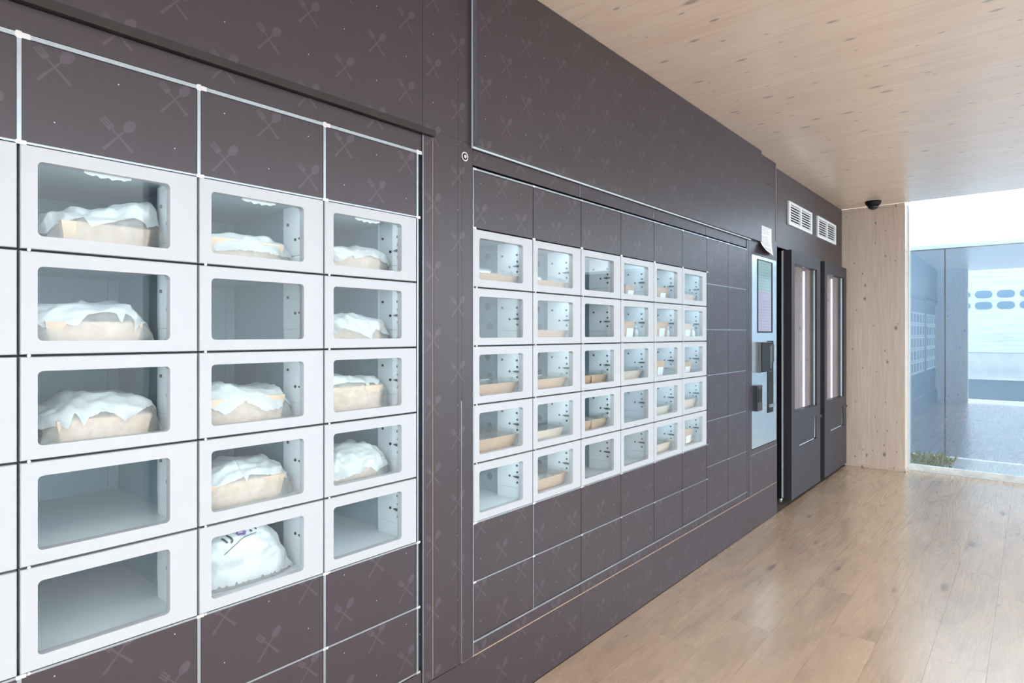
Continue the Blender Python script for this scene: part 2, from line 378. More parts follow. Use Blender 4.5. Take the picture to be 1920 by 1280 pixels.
# ------------------------------------------------------------------ mesh helpers
class MB:
    def __init__(self): self.v, self.f = [], []
    def box(self, x0, x1, y0, y1, z0, z1):
        b = len(self.v)
        self.v += [(x, y, z) for z in (z0, z1) for y in (y0, y1) for x in (x0, x1)]
        for q in ((0, 2, 3, 1), (4, 5, 7, 6), (0, 1, 5, 4), (2, 6, 7, 3), (0, 4, 6, 2), (1, 3, 7, 5)):
            self.f.append(tuple(b + i for i in q))
        return self
    def hexa(self, p):
        """8 corners: bottom ring of 4 (ccw from above) then top ring of 4"""
        b = len(self.v); self.v += [tuple(q) for q in p]
        for q in ((3, 2, 1, 0), (4, 5, 6, 7), (0, 1, 5, 4), (1, 2, 6, 5), (2, 3, 7, 6), (3, 0, 4, 7)):
            self.f.append(tuple(b + i for i in q))
        return self
    def cyl(self, c, r, h, axis='x', n=12, r2=None):
        """cylinder or cone frustum starting at c and reaching h along axis"""
        r2 = r if r2 is None else r2
        b = len(self.v)
        for k, rr in ((0, r), (1, r2)):
            for i in range(n):
                a = 2 * math.pi * i / n; u, w = rr * math.cos(a), rr * math.sin(a)
                if axis == 'x': p = (c[0] + k * h, c[1] + u, c[2] + w)
                elif axis == 'y': p = (c[0] + w, c[1] + k * h, c[2] + u)
                else: p = (c[0] + u, c[1] + w, c[2] + k * h)
                self.v.append(p)
        for i in range(n):
            j = (i + 1) % n
            self.f.append((b + i, b + j, b + n + j, b + n + i))
        self.f.append(tuple(b + i for i in reversed(range(n))))
        self.f.append(tuple(b + n + i for i in range(n)))
        return self
    def lathe(self, prof, n=20, c=(0, 0, 0)):
        b = len(self.v)
        for r, z in prof:
            for i in range(n):
                a = 2 * math.pi * i / n
                self.v.append((c[0] + r * math.cos(a), c[1] + r * math.sin(a), c[2] + z))
        for k in range(len(prof) - 1):
            for i in range(n):
                j = (i + 1) % n
                self.f.append((b + k * n + i, b + k * n + j, b + (k + 1) * n + j, b + (k + 1) * n + i))
        self.f.append(tuple(b + i for i in reversed(range(n))))
        self.f.append(tuple(b + (len(prof) - 1) * n + i for i in range(n)))
        return self
    def window_frame(self, x0, x1, W, H, ml, mr, mb, mt, r, seg=4, bevel=0.0015):
        """rectangular leaf W x H (y, z) with a round-cornered opening; x0 back, x1 front"""
        ox0, ox1, oz0, oz1 = ml, W - mr, mb, H - mt
        inner = []
        for cy, cz, a0 in ((ox1 - r, oz1 - r, 0), (ox0 + r, oz1 - r, 90), (ox0 + r, oz0 + r, 180), (ox1 - r, oz0 + r, 270)):
            for k in range(seg + 1):
                a = math.radians(a0 + 90.0 * k / seg)
                inner.append((cy + r * math.cos(a), cz + r * math.sin(a)))
        outer = [(W, H), (0, H), (0, 0), (W, 0)]
        bb = bevel
        outer_f = [(W - bb, H - bb), (bb, H - bb), (bb, bb), (W - bb, bb)]
        b = len(self.v); ni = len(inner)
        rings = [(outer, x0), (outer, x1 - bb), (outer_f, x1)]
        for ring, x in rings: self.v += [(x, y, z) for y, z in ring]
        for x in (x1, x0): self.v += [(x, y, z) for y, z in inner]
        O0, O1, O2, I1, I0 = b, b + 4, b + 8, b + 12, b + 12 + ni
        for i in range(4):
            j = (i + 1) % 4
            self.f.append((O0 + i, O0 + j, O1 + j, O1 + i)); self.f.append((O1 + i, O1 + j, O2 + j, O2 + i))
        for i in range(ni):
            j = (i + 1) % ni
            self.f.append((I1 + i, I1 + j, I0 + j, I0 + i))
        for oo, ii, flip in ((O2, I1, False), (O0, I0, True)):
            for q in range(4):
                base = q * (seg + 1)
                fan = [ii + base + k for k in range(seg + 1)]
                for k in range(seg):
                    t = (oo + q, fan[k + 1], fan[k]) if not flip else (oo + q, fan[k], fan[k + 1])
                    self.f.append(t)
                nq = (q + 1) % 4
                quad = (oo + q, oo + nq, ii + nq * (seg + 1), fan[seg])
                self.f.append(quad if not flip else tuple(reversed(quad)))
        return self
    def data(self, name, mat, smooth=False):
        me = bpy.data.meshes.new(name); me.from_pydata(self.v, [], self.f); me.update()
        bm = bmesh.new(); bm.from_mesh(me); bmesh.ops.recalc_face_normals(bm, faces=bm.faces); bm.to_mesh(me); bm.free()
        me.materials.append(mat)
        if smooth:
            for p in me.polygons: p.use_smooth = True
        return me
    def build(self, name, mat, parent=None, loc=(0, 0, 0), smooth=False):
        return put(name, self.data(name, mat, smooth), parent, loc)

def put(name, me, parent=None, loc=(0, 0, 0), rz=0.0):
    o = bpy.data.objects.new(name, me); COL.objects.link(o)
    o.location = loc; o.rotation_euler = (0, 0, rz)
    if parent is not None: o.parent = parent
    return o
def empty(name, loc=(0, 0, 0), parent=None):
    o = bpy.data.objects.new(name, None); COL.objects.link(o); o.location = loc
    o.empty_display_size = 0.05
    if parent is not None: o.parent = parent
    return o
def tag(o, label, cat, group=None):
    o['label'] = label; o['category'] = cat
    if group: o['group'] = group
    return o
def struct(o, label=None):
    o['kind'] = 'structure'
    if label: o['label'] = label
    return o
def stuff(o): o['kind'] = 'stuff'; return o
def B(*a): return MB().box(*a)

# ================================================================== SETTING
CEIL = 2.578
Y0, Y1, XR = -0.35, 7.10, 2.75           # rear opening, end glass, right wall
XB = -0.62                               # back of the locker recess

# ---- floor: slab with oak-look planks laid along the room
floor = struct(B(XB, XR + 0.1, Y0 - 0.05, Y1 + 0.02, -0.09, -0.0085).build('floor', M['subfloor']), 'warm oak-look plank floor')
PW, PL = 0.1865, 1.22
full = B(0.0003, PW - 0.0003, 0.0004, PL - 0.0004, -0.008, 0.0).data('plank', M['plank'])
rng = random.Random(4)
offs = [0.17, 0.84, 0.49, 1.05, 0.30, 0.74, 0.03, 0.59, 0.95, 0.40, 1.12, 0.22, 0.66, 0.10, 0.88, 0.52]
for i in range(15):
    x = i * PW
    y = Y0 - offs[i % 16]
    if i == 5: y = 3.598 - 1.22 * 4
    if i == 6: y = 3.02 - 1.22 * 3
    while y < Y1:
        a, b = max(y, Y0), min(y + PL, Y1 + 0.01)
        if b - a > PL - 0.001: put('plank', full, floor, (x, y, 0))
        elif b - a > 0.03:
            B(0.0003, min(PW, XR - x) - 0.0003, 0.0004, b - a - 0.0004, -0.008, 0.0).build('plank', M['plank'], floor, (x, a, 0))
        y += PL

# ---- ceiling: two big whitewashed spruce panels with a joint near the end wall
ceiling = struct(B(XB, XR + 0.1, Y0 - 0.6, 6.92, CEIL + 0.022, CEIL + 0.16).build('ceiling', M['plaster']), 'whitewashed spruce panel ceiling with knots')
B(XB, XR, Y0 - 0.6, 6.098, CEIL, CEIL + 0.02).build('ceiling_panel', M['ceil'], ceiling)
B(XB, XR, 6.102, 6.90, CEIL, CEIL + 0.02).build('ceiling_panel', M['ceil'], ceiling)

# ---- left wall: cladding panels, plinth, trims around the recessed locker banks
wall = struct(B(XB - 0.05, XB, Y0 - 0.05, 6.95, 0, CEIL).build('wall_left', M['carcass']), 'dark plum wall printed with crossed cutlery')
def panel(y0, y1, z0, z1, x1=0.0, th=0.016, name='wall_panel', mat='print'):
    return B(x1 - th, x1, y0, y1, z0, z1).build(name, M[mat], wall)
panel(-0.35, 1.2695, 1.962, CEIL - 0.001)                    # fascia above the near bank
panel(1.2705, 1.4235, 1.962, CEIL - 0.001)
panel(1.4245, 1.4885, 1.962, CEIL - 0.001)
panel(1.316, 1.4235, 0.2305, 1.9615)                         # pier between the banks
panel(1.4245, 1.4370, 0.2305, 1.9615)
panel(1.4420, 1.4915, 0.2305, 1.9615)
B(-0.012, 0.001, 1.4375, 1.4400, 0.2305, 1.10).build('edge_trim', M['alu'], wall)
panel(1.4373, 1.4417, 1.101, 1.9615, -0.0004)
B(-0.012, -0.002, 1.312, 1.3158, 0.232, 1.942).build('board_edge', M['copper'], wall)
panel(1.2735, 1.3118, 0.2305, 1.9405)                        # filler strip
B(-0.012, 0.0005, 1.2695, 1.2727, 0.2305, 1.9405).build('edge_trim', M['alu'], wall)
# dark reveal strip over the near bank
B(-0.006, 0.012, -0.35, 1.314, 1.9415, 1.9612).build('reveal_bar', M['barblack'], wall)
panel(-0.35, 1.2690, 1.888, 1.9400, -0.004)                  # header strip of the near bank
# plinth in lengths
for a, b in ((-0.35, 0.92), (0.9204, 2.14), (2.1404, 3.44), (3.4404, 4.715)):
    panel(a, b, 0.003, 0.2285, 0.0, 0.016, 'plinth_board')
B(-0.010, -0.001, 1.442, 4.715, 0.229, 0.2318).build('board_edge', M['copper'], wall)
for a, b in ((1.4965, 2.137), (2.1395, 4.0885)):
    panel(a, b, 0.2335, 0.2760, -0.002)
panel(-0.35, 1.2690, 0.2335, 0.2700, -0.004)
# big fascia panel above the far bank, standing proud
panel(1.4895, 4.315, 1.954, CEIL - 0.002, 0.022, 0.022, 'fascia_panel')
B(0.0003, 0.0045, 1.4862, 1.4893, 1.949, CEIL - 0.002).build('edge_trim', M['frame'], wall)
B(0.0046, 0.0215, 1.4882, 1.4893, 1.955, CEIL - 0.002).build('edge_cap', M['cap'], wall)
B(0.001, 0.0075, 1.487, 4.150, 1.9470, 1.9532).build('edge_trim', M['frame'], wall)
for a, b in ((1.4965, 2.1365), (2.1395, 2.7885), (2.7915, 3.4375), (3.4405, 4.0885)):
    panel(a, b, 1.8935, 1.9465, -0.004)
for y in (2.138, 2.790, 3.439):
    B(-0.012, -0.002, y - 0.0012, y + 0.0012, 1.8935, 1.9465).build('edge_trim', M['alu'], wall)
# terminal section
panel(4.0915, 4.1265, 0.2335, 1.9465, -0.001)
B(-0.012, -0.0005, 4.1265, 4.1285, 0.2335, 1.9500).build('edge_trim', M['carcass'], wall)
panel(4.1285, 4.1775, 0.2335, 1.9500)
panel(4.1785, 4.7140, 0.2335, 0.5030)
B(-0.010, 0.0005, 4.1762, 4.1784, 0.2335, 0.5050).build('edge_trim', M['alu'], wall)
B(-0.010, 0.0005, 4.1762, 4.7140, 0.5035, 0.5075).build('edge_trim', M['alu'], wall)
panel(4.1785, 4.7140, 0.5080, 0.5400)
panel(4.1785, 4.7140, 1.8600, 2.0000)
panel(4.6955, 4.7140, 0.5400, 1.8600)
panel(4.3155, 4.6950, 1.9505, 2.3940, -0.004)
panel(4.3155, 4.6950, 2.3960, CEIL - 0.001, -0.004)
B(-0.03, 0.0, 4.6960, 4.7000, 1.98, CEIL - 0.001).build('board_edge', M['copper'], wall)
B(-0.60, -0.018, 4.6965, 4.7145, 0.003, CEIL - 0.001).build('side_board', M['carcass'], wall)
# recessed wall over the coolers
panel(4.7150, 5.83, 1.985, CEIL - 0.001, -0.040)
panel(5.8305, 6.905, 1.985, CEIL - 0.001, -0.040)

# ---- end wall: a spruce pier beside the glass, with laths at head and foot
wall_end = struct(B(XB, 0.504, 6.915, 7.10, 0, CEIL).build('wall_end', M['wood_x']), 'pale spruce pier beside the end glazing')
struct(B(-0.045, 0.502, 6.897, 6.9145, CEIL - 0.024, CEIL - 0.001).build('trim_1', M['wood_x']))
bb = struct(B(-0.03, 0.508, 6.893, 6.9145, 0.001, 0.026).build('baseboard_end', M['wood_x']))
B(0.5045, 0.512, 6.893, 7.05, 0.001, 0.026).build('return_lath', M['wood_x'], bb)

# ---- unseen right side, its glazing added to let daylight in, and rear pier (behind and beside the camera)
w2 = struct(B(XR, XR + 0.10, Y0, 7.10, CEIL - 0.10, CEIL).build('window_added', M['frame']), 'added glazing on the unseen side opposite the lockers')
B(XR, XR + 0.10, Y0, 7.10, 0.0, 0.06).build('sill', M['frame'], w2)
for y in (Y0, 1.45, 3.30, 5.15, 7.04): B(XR, XR + 0.10, y, y + 0.06, 0.0605, CEIL - 0.1005).build('mullion', M['frame'], w2)
for y in (Y0, 1.45, 3.30, 5.15): B(XR + 0.045, XR + 0.055, y + 0.0605, y + 1.8495, 0.0605, CEIL - 0.1005).build('pane', M['sidepane'], w2)
struct(B(XB, 0.48, Y0 - 0.15, Y0 - 0.002, 0, CEIL).build('wall_rear', M['wood_x']), 'spruce pier at the entrance')

# ---- end glazing
win = struct(B(0.5045, 0.517, 7.075, 7.125, 0.0, 2.74).build('window_1', M['frame']), 'frameless end glazing')
B(0.5185, XR, 7.104, 7.116, 0.050, 2.74).build('pane', M['window'], win)
B(0.5175, XR, 7.082, 7.138, 0.001, 0.050).build('sill', M['sill'], win)
B(0.5175, XR, 7.040, 7.075, 0.0005, 0.006).build('floor_bead', M['frame'], win)
B(0.50, XR, 6.93, 7.20, 2.741, 2.80).build('head', M['plaster'], win)

# ================================================================== LOCKER BANKS
CW, RH, ZT = 0.324, 0.2, 1.880           # column width, row height, top of grid
GAP = 0.0024
def zrow(k): return ZT - RH * k

DW, DH = CW - 2 * GAP, RH - 2 * GAP
door_me = MB().window_frame(-0.020, 0.0, DW, DH, 0.0265, 0.0575, 0.0255, 0.0275, 0.009).data('locker_door', M['door'])
pane_me = B(-0.0120, -0.0085, 0.022, DW - 0.053, 0.021, DH - 0.023).data('pane', M['glass'])
knob_me = MB().cyl((-0.006, 0.013, -0.0022), 0.0030, 0.0072, 'x', 10).data('hinge_pin', M['chrome'])

DEP = 0.50
def compartment_meshes():
    w, h = CW, RH
    sh = MB()
    x0, x1 = -DEP, -0.024
    sh.box(x0, x1, 0.004, 0.008, 0.004, h - 0.004)            # left side
    sh.box(x0, x1, w - 0.008, w - 0.004, 0.004, h - 0.004)    # right side
    sh.box(x0, x1, 0.008, w - 0.008, h - 0.010, h - 0.005)    # top
    sh.box(x0, x0 + 0.004, 0.008, w - 0.008, 0.012, h - 0.010)  # back
    sh.box(x0 + 0.004, x0 + 0.008, w - 0.036, w - 0.010, 0.014, h - 0.012)  # back corner flange
    sh.box(x0 + 0.004, x0 + 0.008, 0.010, w - 0.037, h - 0.046, h - 0.012)  # back top flange
    shell = sh.data('compartment', M['liner'])
    shelf = B(x0 + 0.004, x1 + 0.002, 0.008, w - 0.008, 0.006, 0.0125).data('shelf', M['shelf'])
    pl = MB().box(-0.152, -0.0235, w - 0.031, w - 0.0085, 0.0128, 0.0535)     # lower fixed plate
    pl.box(-0.152, -0.0235, w - 0.032, w - 0.0085, 0.0545, h - 0.0105)
    plate = pl.data('side_plate', M['plate'])
    left = B(-0.152, -0.0235, 0.0085, 0.016, 0.0128, h - 0.0105).data('side_plate', M['plate'])
    sc = MB()
    yf = w - 0.032
    for x, z in ((-0.126, 0.142), (-0.052, 0.141), (-0.050, 0.116), (-0.088, 0.098), (-0.050, 0.077)):
        sc.cyl((x, yf - 0.003, z), 0.0042, 0.003, 'y', 8)
    screws = sc.data('screws', M['screw'])
    la = MB()
    la.box(-0.058, -0.033, yf - 0.006, yf, 0.0950, 0.1020)
    la.hexa([(-0.070, yf - 0.004, 0.0972), (-0.058, yf - 0.006, 0.0960), (-0.058, yf, 0.0960), (-0.070, yf, 0.0972),
             (-0.070, yf - 0.004, 0.0998), (-0.058, yf - 0.006, 0.1010), (-0.058, yf, 0.1010), (-0.070, yf, 0.0998)])
    latch = la.data('latch', M['screw'])
    led = B(-0.046, -0.030, 0.024, w - 0.060, h - 0.0155, h - 0.0115)
    ho = MB()
    for x, z in ((-0.225, 0.150), (-0.300, 0.112), (-0.215, 0.072), (-0.380, 0.158), (-0.400, 0.066), (-0.315, 0.035)):
        ho.cyl((x, w - 0.0090, z), 0.0150, 0.0008, 'y', 18)
    holes = ho.data('vent_holes', M['hole'])
    return shell, shelf, plate, left, screws, latch, led, holes
C_SHELL, C_SHELF, C_PLATE, C_LEFT, C_SCREWS, C_LATCH, led_mb, C_HOLES = compartment_meshes()
C_LED = [led_mb.data('led_strip', M['led']), led_mb.data('led_strip', M['led2']), led_mb.data('led_strip', M['led_added'])]

def torn_flake():
    mb = MB(); r = random.Random(3)
    n = 12; top, bot = [], []
    for i in range(n + 1):
        y = 0.0 + 0.085 * i / n
        depth = 0.004 + 0.007 * abs(math.sin(i * 1.1)) * (1 - abs(2 * i / n - 1) ** 3)
        top.append((y, 0.006)); bot.append((y, -depth))
    b = len(mb.v)
    for x in (-0.0138, -0.0126):
        mb.v += [(x, y, z) for y, z in top] + [(x, y, z) for y, z in bot]
    m = n + 1
    for i in range(n):
        mb.f.append((b + i, b + i + 1, b + m + i + 1, b + m + i))
        mb.f.append((b + 2 * m + i, b + 3 * m + i, b + 3 * m + i + 1, b + 2 * m + i + 1))
        mb.f.append((b + m + i, b + m + i + 1, b + 3 * m + i + 1, b + 3 * m + i))
    return mb.data('torn_film', M['bag'])
FLAKE = torn_flake()

def locker(bank, y, k, lit, led_kind, holes=False, flake=False):
    z = zrow(k + 1)
    d = put('locker_door', door_me, bank, (0, y + GAP, z + GAP))
    put('pane', pane_me, d); put('hinge_pin', knob_me, d)
    if flake: put('torn_film', FLAKE, d, (0, 0.105, DH - 0.0275))
    c = put('compartment', C_SHELL, bank, (0, y, z))
    put('shelf', C_SHELF, c); put('side_plate', C_PLATE, c); put('side_plate', C_LEFT, c)
    stuff(put('screws', C_SCREWS, c)); put('latch', C_LATCH, c)
    if holes: stuff(put('vent_holes', C_HOLES, c))
    if lit is not None: put('led_strip', C_LED[led_kind if lit else 2], c)  # lockers not marked lit get the added dim strip to lift their interior

def blank(bank, y0, y1, z0, z1):
    return B(-0.016, -0.0005, y0, y1, z0, z1).build('blank_panel', M['print'], bank)

def rail(bank, y0, y1, z, h=0.006, x0=-0.010, x1=0.0012, mat='alu'):
    return B(x0, x1, y0, y1, z - h / 2, z + h / 2).build('rail', M[mat], bank)
clip_me = MB().box(-0.006, 0.0032, -0.006, 0.017, -0.0052, 0.0052).box(-0.006, 0.0040, -0.0045, 0.004, -0.0075, 0.0068).data('rail_clip', M['chrome'])
small_clip = MB().box(-0.006, 0.0026, -0.005, 0.011, -0.0036, 0.0036).data('rail_clip', M['chrome'])

def carcass(bank, ys, zs, name='carcass'):
    mb = MB()
    for y in ys: mb.box(-0.036, -0.0215, y - 0.0075, y + 0.0075, zs[-1], zs[0])
    for z in zs: mb.box(-0.036, -0.0218, ys[0], ys[-1], z - 0.007, z + 0.007)
    mb.box(-0.060, -0.0365, ys[0] - 0.002, ys[-1] + 0.002, zs[0] - RH + 0.004, zs[0] + 0.004)
    mb.box(-0.060, -0.0365, ys[0] - 0.002, ys[-1] + 0.002, zs[-1], zs[5] - RH)
    return mb.build(name, M['carcass'], bank)

# ---- near bank: four columns (the nearest only peeps in), five glazed rows
NB0 = 0.2752
near = tag(empty('locker_bank'), 'near bank of white glazed lockers holding wrapped white food bags', 'locker bank')
near_cols = [NB0 - CW, NB0, NB0 + CW, NB0 + 2 * CW]
lit_near = {(1, 1), (2, 1), (3, 1), (1, 2), (3, 2), (1, 3), (2, 3), (3, 3), (2, 4), (3, 4), (2, 5), (3, 5)}
carcass(near, [c for c in near_cols] + [NB0 + 3 * CW], [zrow(k) for k in range(9)])
for ci, y in enumerate(near_cols):
    for k in range(1, 6): locker(near, y, k, None if (ci, k) == (2, 2) else (ci, k) in lit_near, 0, False, k == 1)
    blank(near, y + 0.0045, y + CW - 0.0035, zrow(1) + 0.0030, zrow(0) - 0.0045)
    blank(near, y + 0.0045, y + CW - 0.0035, zrow(7) + 0.0025, zrow(6) - 0.0035)
    blank(near, y + 0.0045, y + CW - 0.0035, zrow(8) + 0.0035, zrow(7) - 0.0025)
yN0, yN1 = near_cols[0], NB0 + 3 * CW
rail(near, yN0, yN1 + 0.004, zrow(0), 0.0085, -0.010, 0.0030)
rail(near, yN0, yN1, zrow(1) + 0.001, 0.0040, -0.012, -0.0005)
rail(near, yN0, yN1, zrow(6) - 0.001, 0.0045, -0.012, -0.0005)
rail(near, yN0, yN1, zrow(7), 0.0046)
rail(near, yN0, yN1, zrow(8), 0.0060)
for y in near_cols[1:] + [yN1]:
    for za, zb in ((zrow(0), zrow(1)), (zrow(6), zrow(8))):
        B(-0.010, 0.0012, y - 0.0030, y + 0.0040, zb, za - 0.004).build('upright', M['alu'], near)
    put('rail_clip', clip_me, near, (0, y, zrow(0)))
    for k in (1, 6, 7, 8): put('rail_clip', small_clip, near, (0, y, zrow(k)))
B(-0.011, 0.0015, yN1 - 0.0010, yN1 + 0.0040, zrow(6), zrow(1)).build('upright', M['alu'], near)
B(-0.020, -0.012, yN1 + 0.0045, 1.2690, zrow(8), zrow(0)).build('side_channel', M['fridge'], near)
B(-0.60, -0.505, yN0, 1.2690, 0.28, 1.88).build('back_case', M['carcass'], near)

# ---- far bank: six glazed columns and two blank columns
FB0 = 1.4965
far = tag(empty('locker_bank'), 'far bank of white glazed lockers holding kraft trays, beside payment terminal', 'locker bank')
far_cols = [FB0 + CW * i for i in range(8)]
dark_far = {(0, 2), (2, 1), (2, 2), (3, 4), (2, 5), (3, 5)}
yF1 = FB0 + 8 * CW
carcass(far, far_cols[:7], [zrow(k) for k in range(9)])
for ci, y in enumerate(far_cols[:6]):
    for k in range(1, 6): locker(far, y, k, (ci, k) not in dark_far, 1, ci < 3)
    blank(far, y + 0.0022, y + CW - 0.0010, zrow(1) + 0.0022, zrow(0) - 0.0040)
    blank(far, y + 0.0022, y + CW - 0.0010, zrow(7) + 0.0025, zrow(6) - 0.0035)
    blank(far, y + 0.0022, y + CW - 0.0010, zrow(8) + 0.0040, zrow(7) - 0.0025)
B(-0.060, -0.0180, far_cols[6] - 0.002, yF1, zrow(8), zrow(0) + 0.004).build('carcass', M['carcass'], far)
for ci in (6, 7):
    y = far_cols[ci]
    hh = 1.6 / 6
    for k in range(6):
        za = zrow(0) - hh * k
        blank(far, y + 0.0022, y + CW - 0.0010, za - hh + 0.0022, za - (0.0040 if k == 0 else 0.0022))
        if 0 < k: rail(far, y + 0.004, y + CW - 0.004, za, 0.0036, -0.010, 0.0004)
        if ci == 7: put('rail_clip', small_clip, far, (0, y, za))
rail(far, FB0, yF1, zrow(0), 0.0060, -0.010, 0.0020)
rail(far, FB0, far_cols[6], zrow(6) - 0.0005, 0.0050, -0.012, -0.0005, 'alu')
rail(far, FB0, far_cols[6], zrow(7), 0.0042)
rail(far, FB0, yF1, zrow(8), 0.0066, -0.010, 0.003)
B(-0.011, 0.0015, FB0 - 0.0042, FB0 - 0.0004, 0.2340, zrow(0) + 0.003).build('upright', M['alu'], far)
B(-0.010, 0.0008, far_cols[1] - 0.0012, far_cols[1] + 0.0022, zrow(8), zrow(6) - 0.004).build('upright', M['alu'], far)
for y in far_cols[:7]:
    for k in (0, 1, 6, 7, 8): put('rail_clip', small_clip, far, (0, y, zrow(k)))
B(-0.60, -0.505, FB0, yF1, 0.28, 1.88).build('back_case', M['carcass'], far)

# ================================================================== CONTENTS OF THE NEAR BANK
ORD = ['first', 'second', 'third', 'fourth', 'fifth', 'sixth']
def bag_surface(prof, zf, xf, xb, seed, amp):
    r = random.Random(seed)
    ya, yb = prof[0][0], prof[-1][0]
    # crisp folds: triangular waves along random directions, slightly bent by noise
    folds = []
    for i in range(7):
        d = Vector((r.uniform(-1, 1), r.uniform(-1, 1), r.uniform(-1, 1))).normalized()
        wl_ = r.uniform(0.045, 0.15) if i < 4 else r.uniform(0.022, 0.045)
        folds.append((d, 1.0 / wl_, r.uniform(0, 9), wl_ * 0.16))
    nz = Vector((r.uniform(0, 50), r.uniform(0, 50), r.uniform(0, 50)))
    def height(y):
        for (a, za), (b, zb) in zip(prof, prof[1:]):
            if y <= b or (b, zb) == prof[-1]:
                t = min(1, max(0, (y - a) / max(1e-6, b - a))); return za + (zb - za) * t - zf
    xc, rx = (xf + xb) / 2, (xf - xb) / 2
    def S(u, v, lift=0.0):
        y = ya + (yb - ya) * u
        h = height(y)
        e = abs(2 * u - 1)
        dep = rx * (1 - 0.32 * e ** 4)
        ph = math.pi * v
        cs, sn = math.cos(ph), math.sin(ph)
        pw = 0.62
        x = xc + dep * math.copysign(abs(cs) ** pw, cs)
        z = h * (abs(sn) ** pw)
        y += math.copysign(1, u - 0.5) * (e ** 4) * 0.010 * (1 - abs(sn))
        p = Vector((x, y, z))
        bend = noise.noise(p * 18 + nz) * 0.55
        k = 0.0
        for d, fq, o, am in folds:
            t = p.dot(d) * fq + o + bend
            k += am * (abs(t - math.floor(t) - 0.5) - 0.25)
        k = k * amp / 0.012 + 0.5 * amp * noise.noise(p * 11 + nz)
        k += lift
        edge = min(1.0, abs(sn) * 3 + 0.25)
        return Vector((x + k * cs * edge, y + k * 0.4 * (2 * u - 1), max(0.0008, z + k * abs(sn) * 0.8)))
    return S

def grid(S, u0, u1, v0, v1, nu, nv, lift=0.0, close=False):
    """v0, v1 may be functions of u"""
    mb = MB()
    f0 = v0 if callable(v0) else (lambda u: v0)
    f1 = v1 if callable(v1) else (lambda u: v1)
    for i in range(nu + 1):
        u = u0 + (u1 - u0) * i / nu
        a, b = f0(u), f1(u)
        for j in range(nv + 1): mb.v.append(tuple(S(u, a + (b - a) * j / nv, lift)))
    for i in range(nu):
        for j in range(nv):
            q = i * (nv + 1) + j
            mb.f.append((q, q + nv + 1, q + nv + 2, q + 1))
    if close:
        for i in (0, nu):
            ring = [i * (nv + 1) + j for j in range(nv + 1)]
            c = Vector((0, 0, 0))
            for q in ring: c += Vector(mb.v[q])
            c /= len(ring); mb.v.append(tuple(c + Vector((0, 0.004 if i else -0.004, 0)))); ci = len(mb.v) - 1
            for j in range(nv): mb.f.append((ring[j], ring[j + 1], ci) if i == 0 else (ring[j + 1], ring[j], ci))
    return mb

def food_bag(col, row, prof, xf, xb, seed, edge, ragged, label, amp=0.012, box=True, edge_fn=None):
    zf = zrow(row + 1) + 0.0135
    y0 = near_cols[col]
    lim = y0 + CW - 0.046
    prof = [(max(prof[0][0], y0 + 0.042), prof[0][1])] + [q for q in prof[1:] if q[0] > y0 + 0.05]
    sc_ = min(1.0, (lim - prof[0][0]) / (prof[-1][0] - prof[0][0]))
    prof = [(prof[0][0] + (y - prof[0][0]) * sc_, max(zf + 0.02, z)) for y, z in prof]
    ym = (prof[0][0] + prof[-1][0]) / 2
    xm = (xf + xb) / 2
    root = tag(empty('takeaway_bag', (xm, ym, zf)), label, 'bag', 'wrapped bags in the near lockers')
    lp = [(y - ym, z - zf) for y, z in prof]
    S = bag_surface(lp, 0.0, xf - xm, xb - xm, seed, amp)
    r = random.Random(seed + 5)
    nk = r.randint(6, 9)
    ks = sorted([0.0, 1.0] + [r.uniform(0.05, 0.95) for _ in range(nk)])
    kv = [edge + ragged * r.uniform(-1, 1.2) for _ in ks]
    def E(u):
        for (a, va), (b2, vb) in zip(zip(ks, kv), zip(ks[1:], kv[1:])):
            if u <= b2:
                t = (u - a) / max(1e-6, b2 - a)
                return min(0.46, max(0.004, va + (vb - va) * t + 0.012 * noise.noise(Vector((u * 30, seed, 0)))))
        return max(0.004, kv[-1])
    top = grid(S, 0, 1, E, 1.0, 110, 70, 0.0, True).build('wrapping', M['bag'], root, smooth=True)
    low = grid(S, 0.004, 0.996, 0.0, lambda u: min(0.5, E(u) + 0.05), 70, 16, -0.0030).build('thin_film', M['film'], root, smooth=True)
    if box:
        # kraft carton inside: a tapered tray that shows through the film
        hh = min(z for _, z in lp[1:-1]) * 0.80
        ya, yb = lp[0][0] + 0.014, lp[-1][0] - 0.026
        hx = (xf - xb) / 2 - 0.016
        tp = 0.010
        mb = MB().hexa([(-hx + tp, ya + tp, 0.001), (hx - tp, ya + tp, 0.001), (hx - tp, yb - tp, 0.001), (-hx + tp, yb - tp, 0.001),
                        (-hx, ya, hh), (hx, ya, hh), (hx, yb, hh), (-hx, yb, hh)])
        mb.build('carton', M['kraft_in'], root)
    return root, S

L = 'white food bag in near bank, '
food_bag(1, 1, [(0.345, 1.555), (0.352, 1.572), (0.394, 1.592), (0.464, 1.606), (0.535, 1.622), (0.558, 1.632), (0.567, 1.622)], -0.060, -0.33, 11, 0.16, 0.05,
         L + 'top row left, sagging towards its left end')
food_bag(1, 2, [(0.300, 1.376), (0.337, 1.381), (0.413, 1.388), (0.494, 1.391), (0.522, 1.360), (0.536, 1.318)], -0.055, -0.30, 12, 0.13, 0.09,
         L + 'second row left, right end folded to a point')
food_bag(1, 3, [(0.335, 1.136), (0.351, 1.155), (0.394, 1.184), (0.413, 1.186), (0.519, 1.187), (0.548, 1.181), (0.572, 1.120)], -0.050, -0.32, 13, 0.13, 0.08,
         L + 'third row left, long bundle with carton showing at bottom')
food_bag(2, 1, [(0.612, 1.572), (0.700, 1.578), (0.786, 1.584), (0.846, 1.581), (0.880, 1.574), (0.897, 1.560)], -0.060, -0.30, 14, 0.10, 0.05,
         L + 'top row middle, low flat parcel with pinched right end', 0.008)
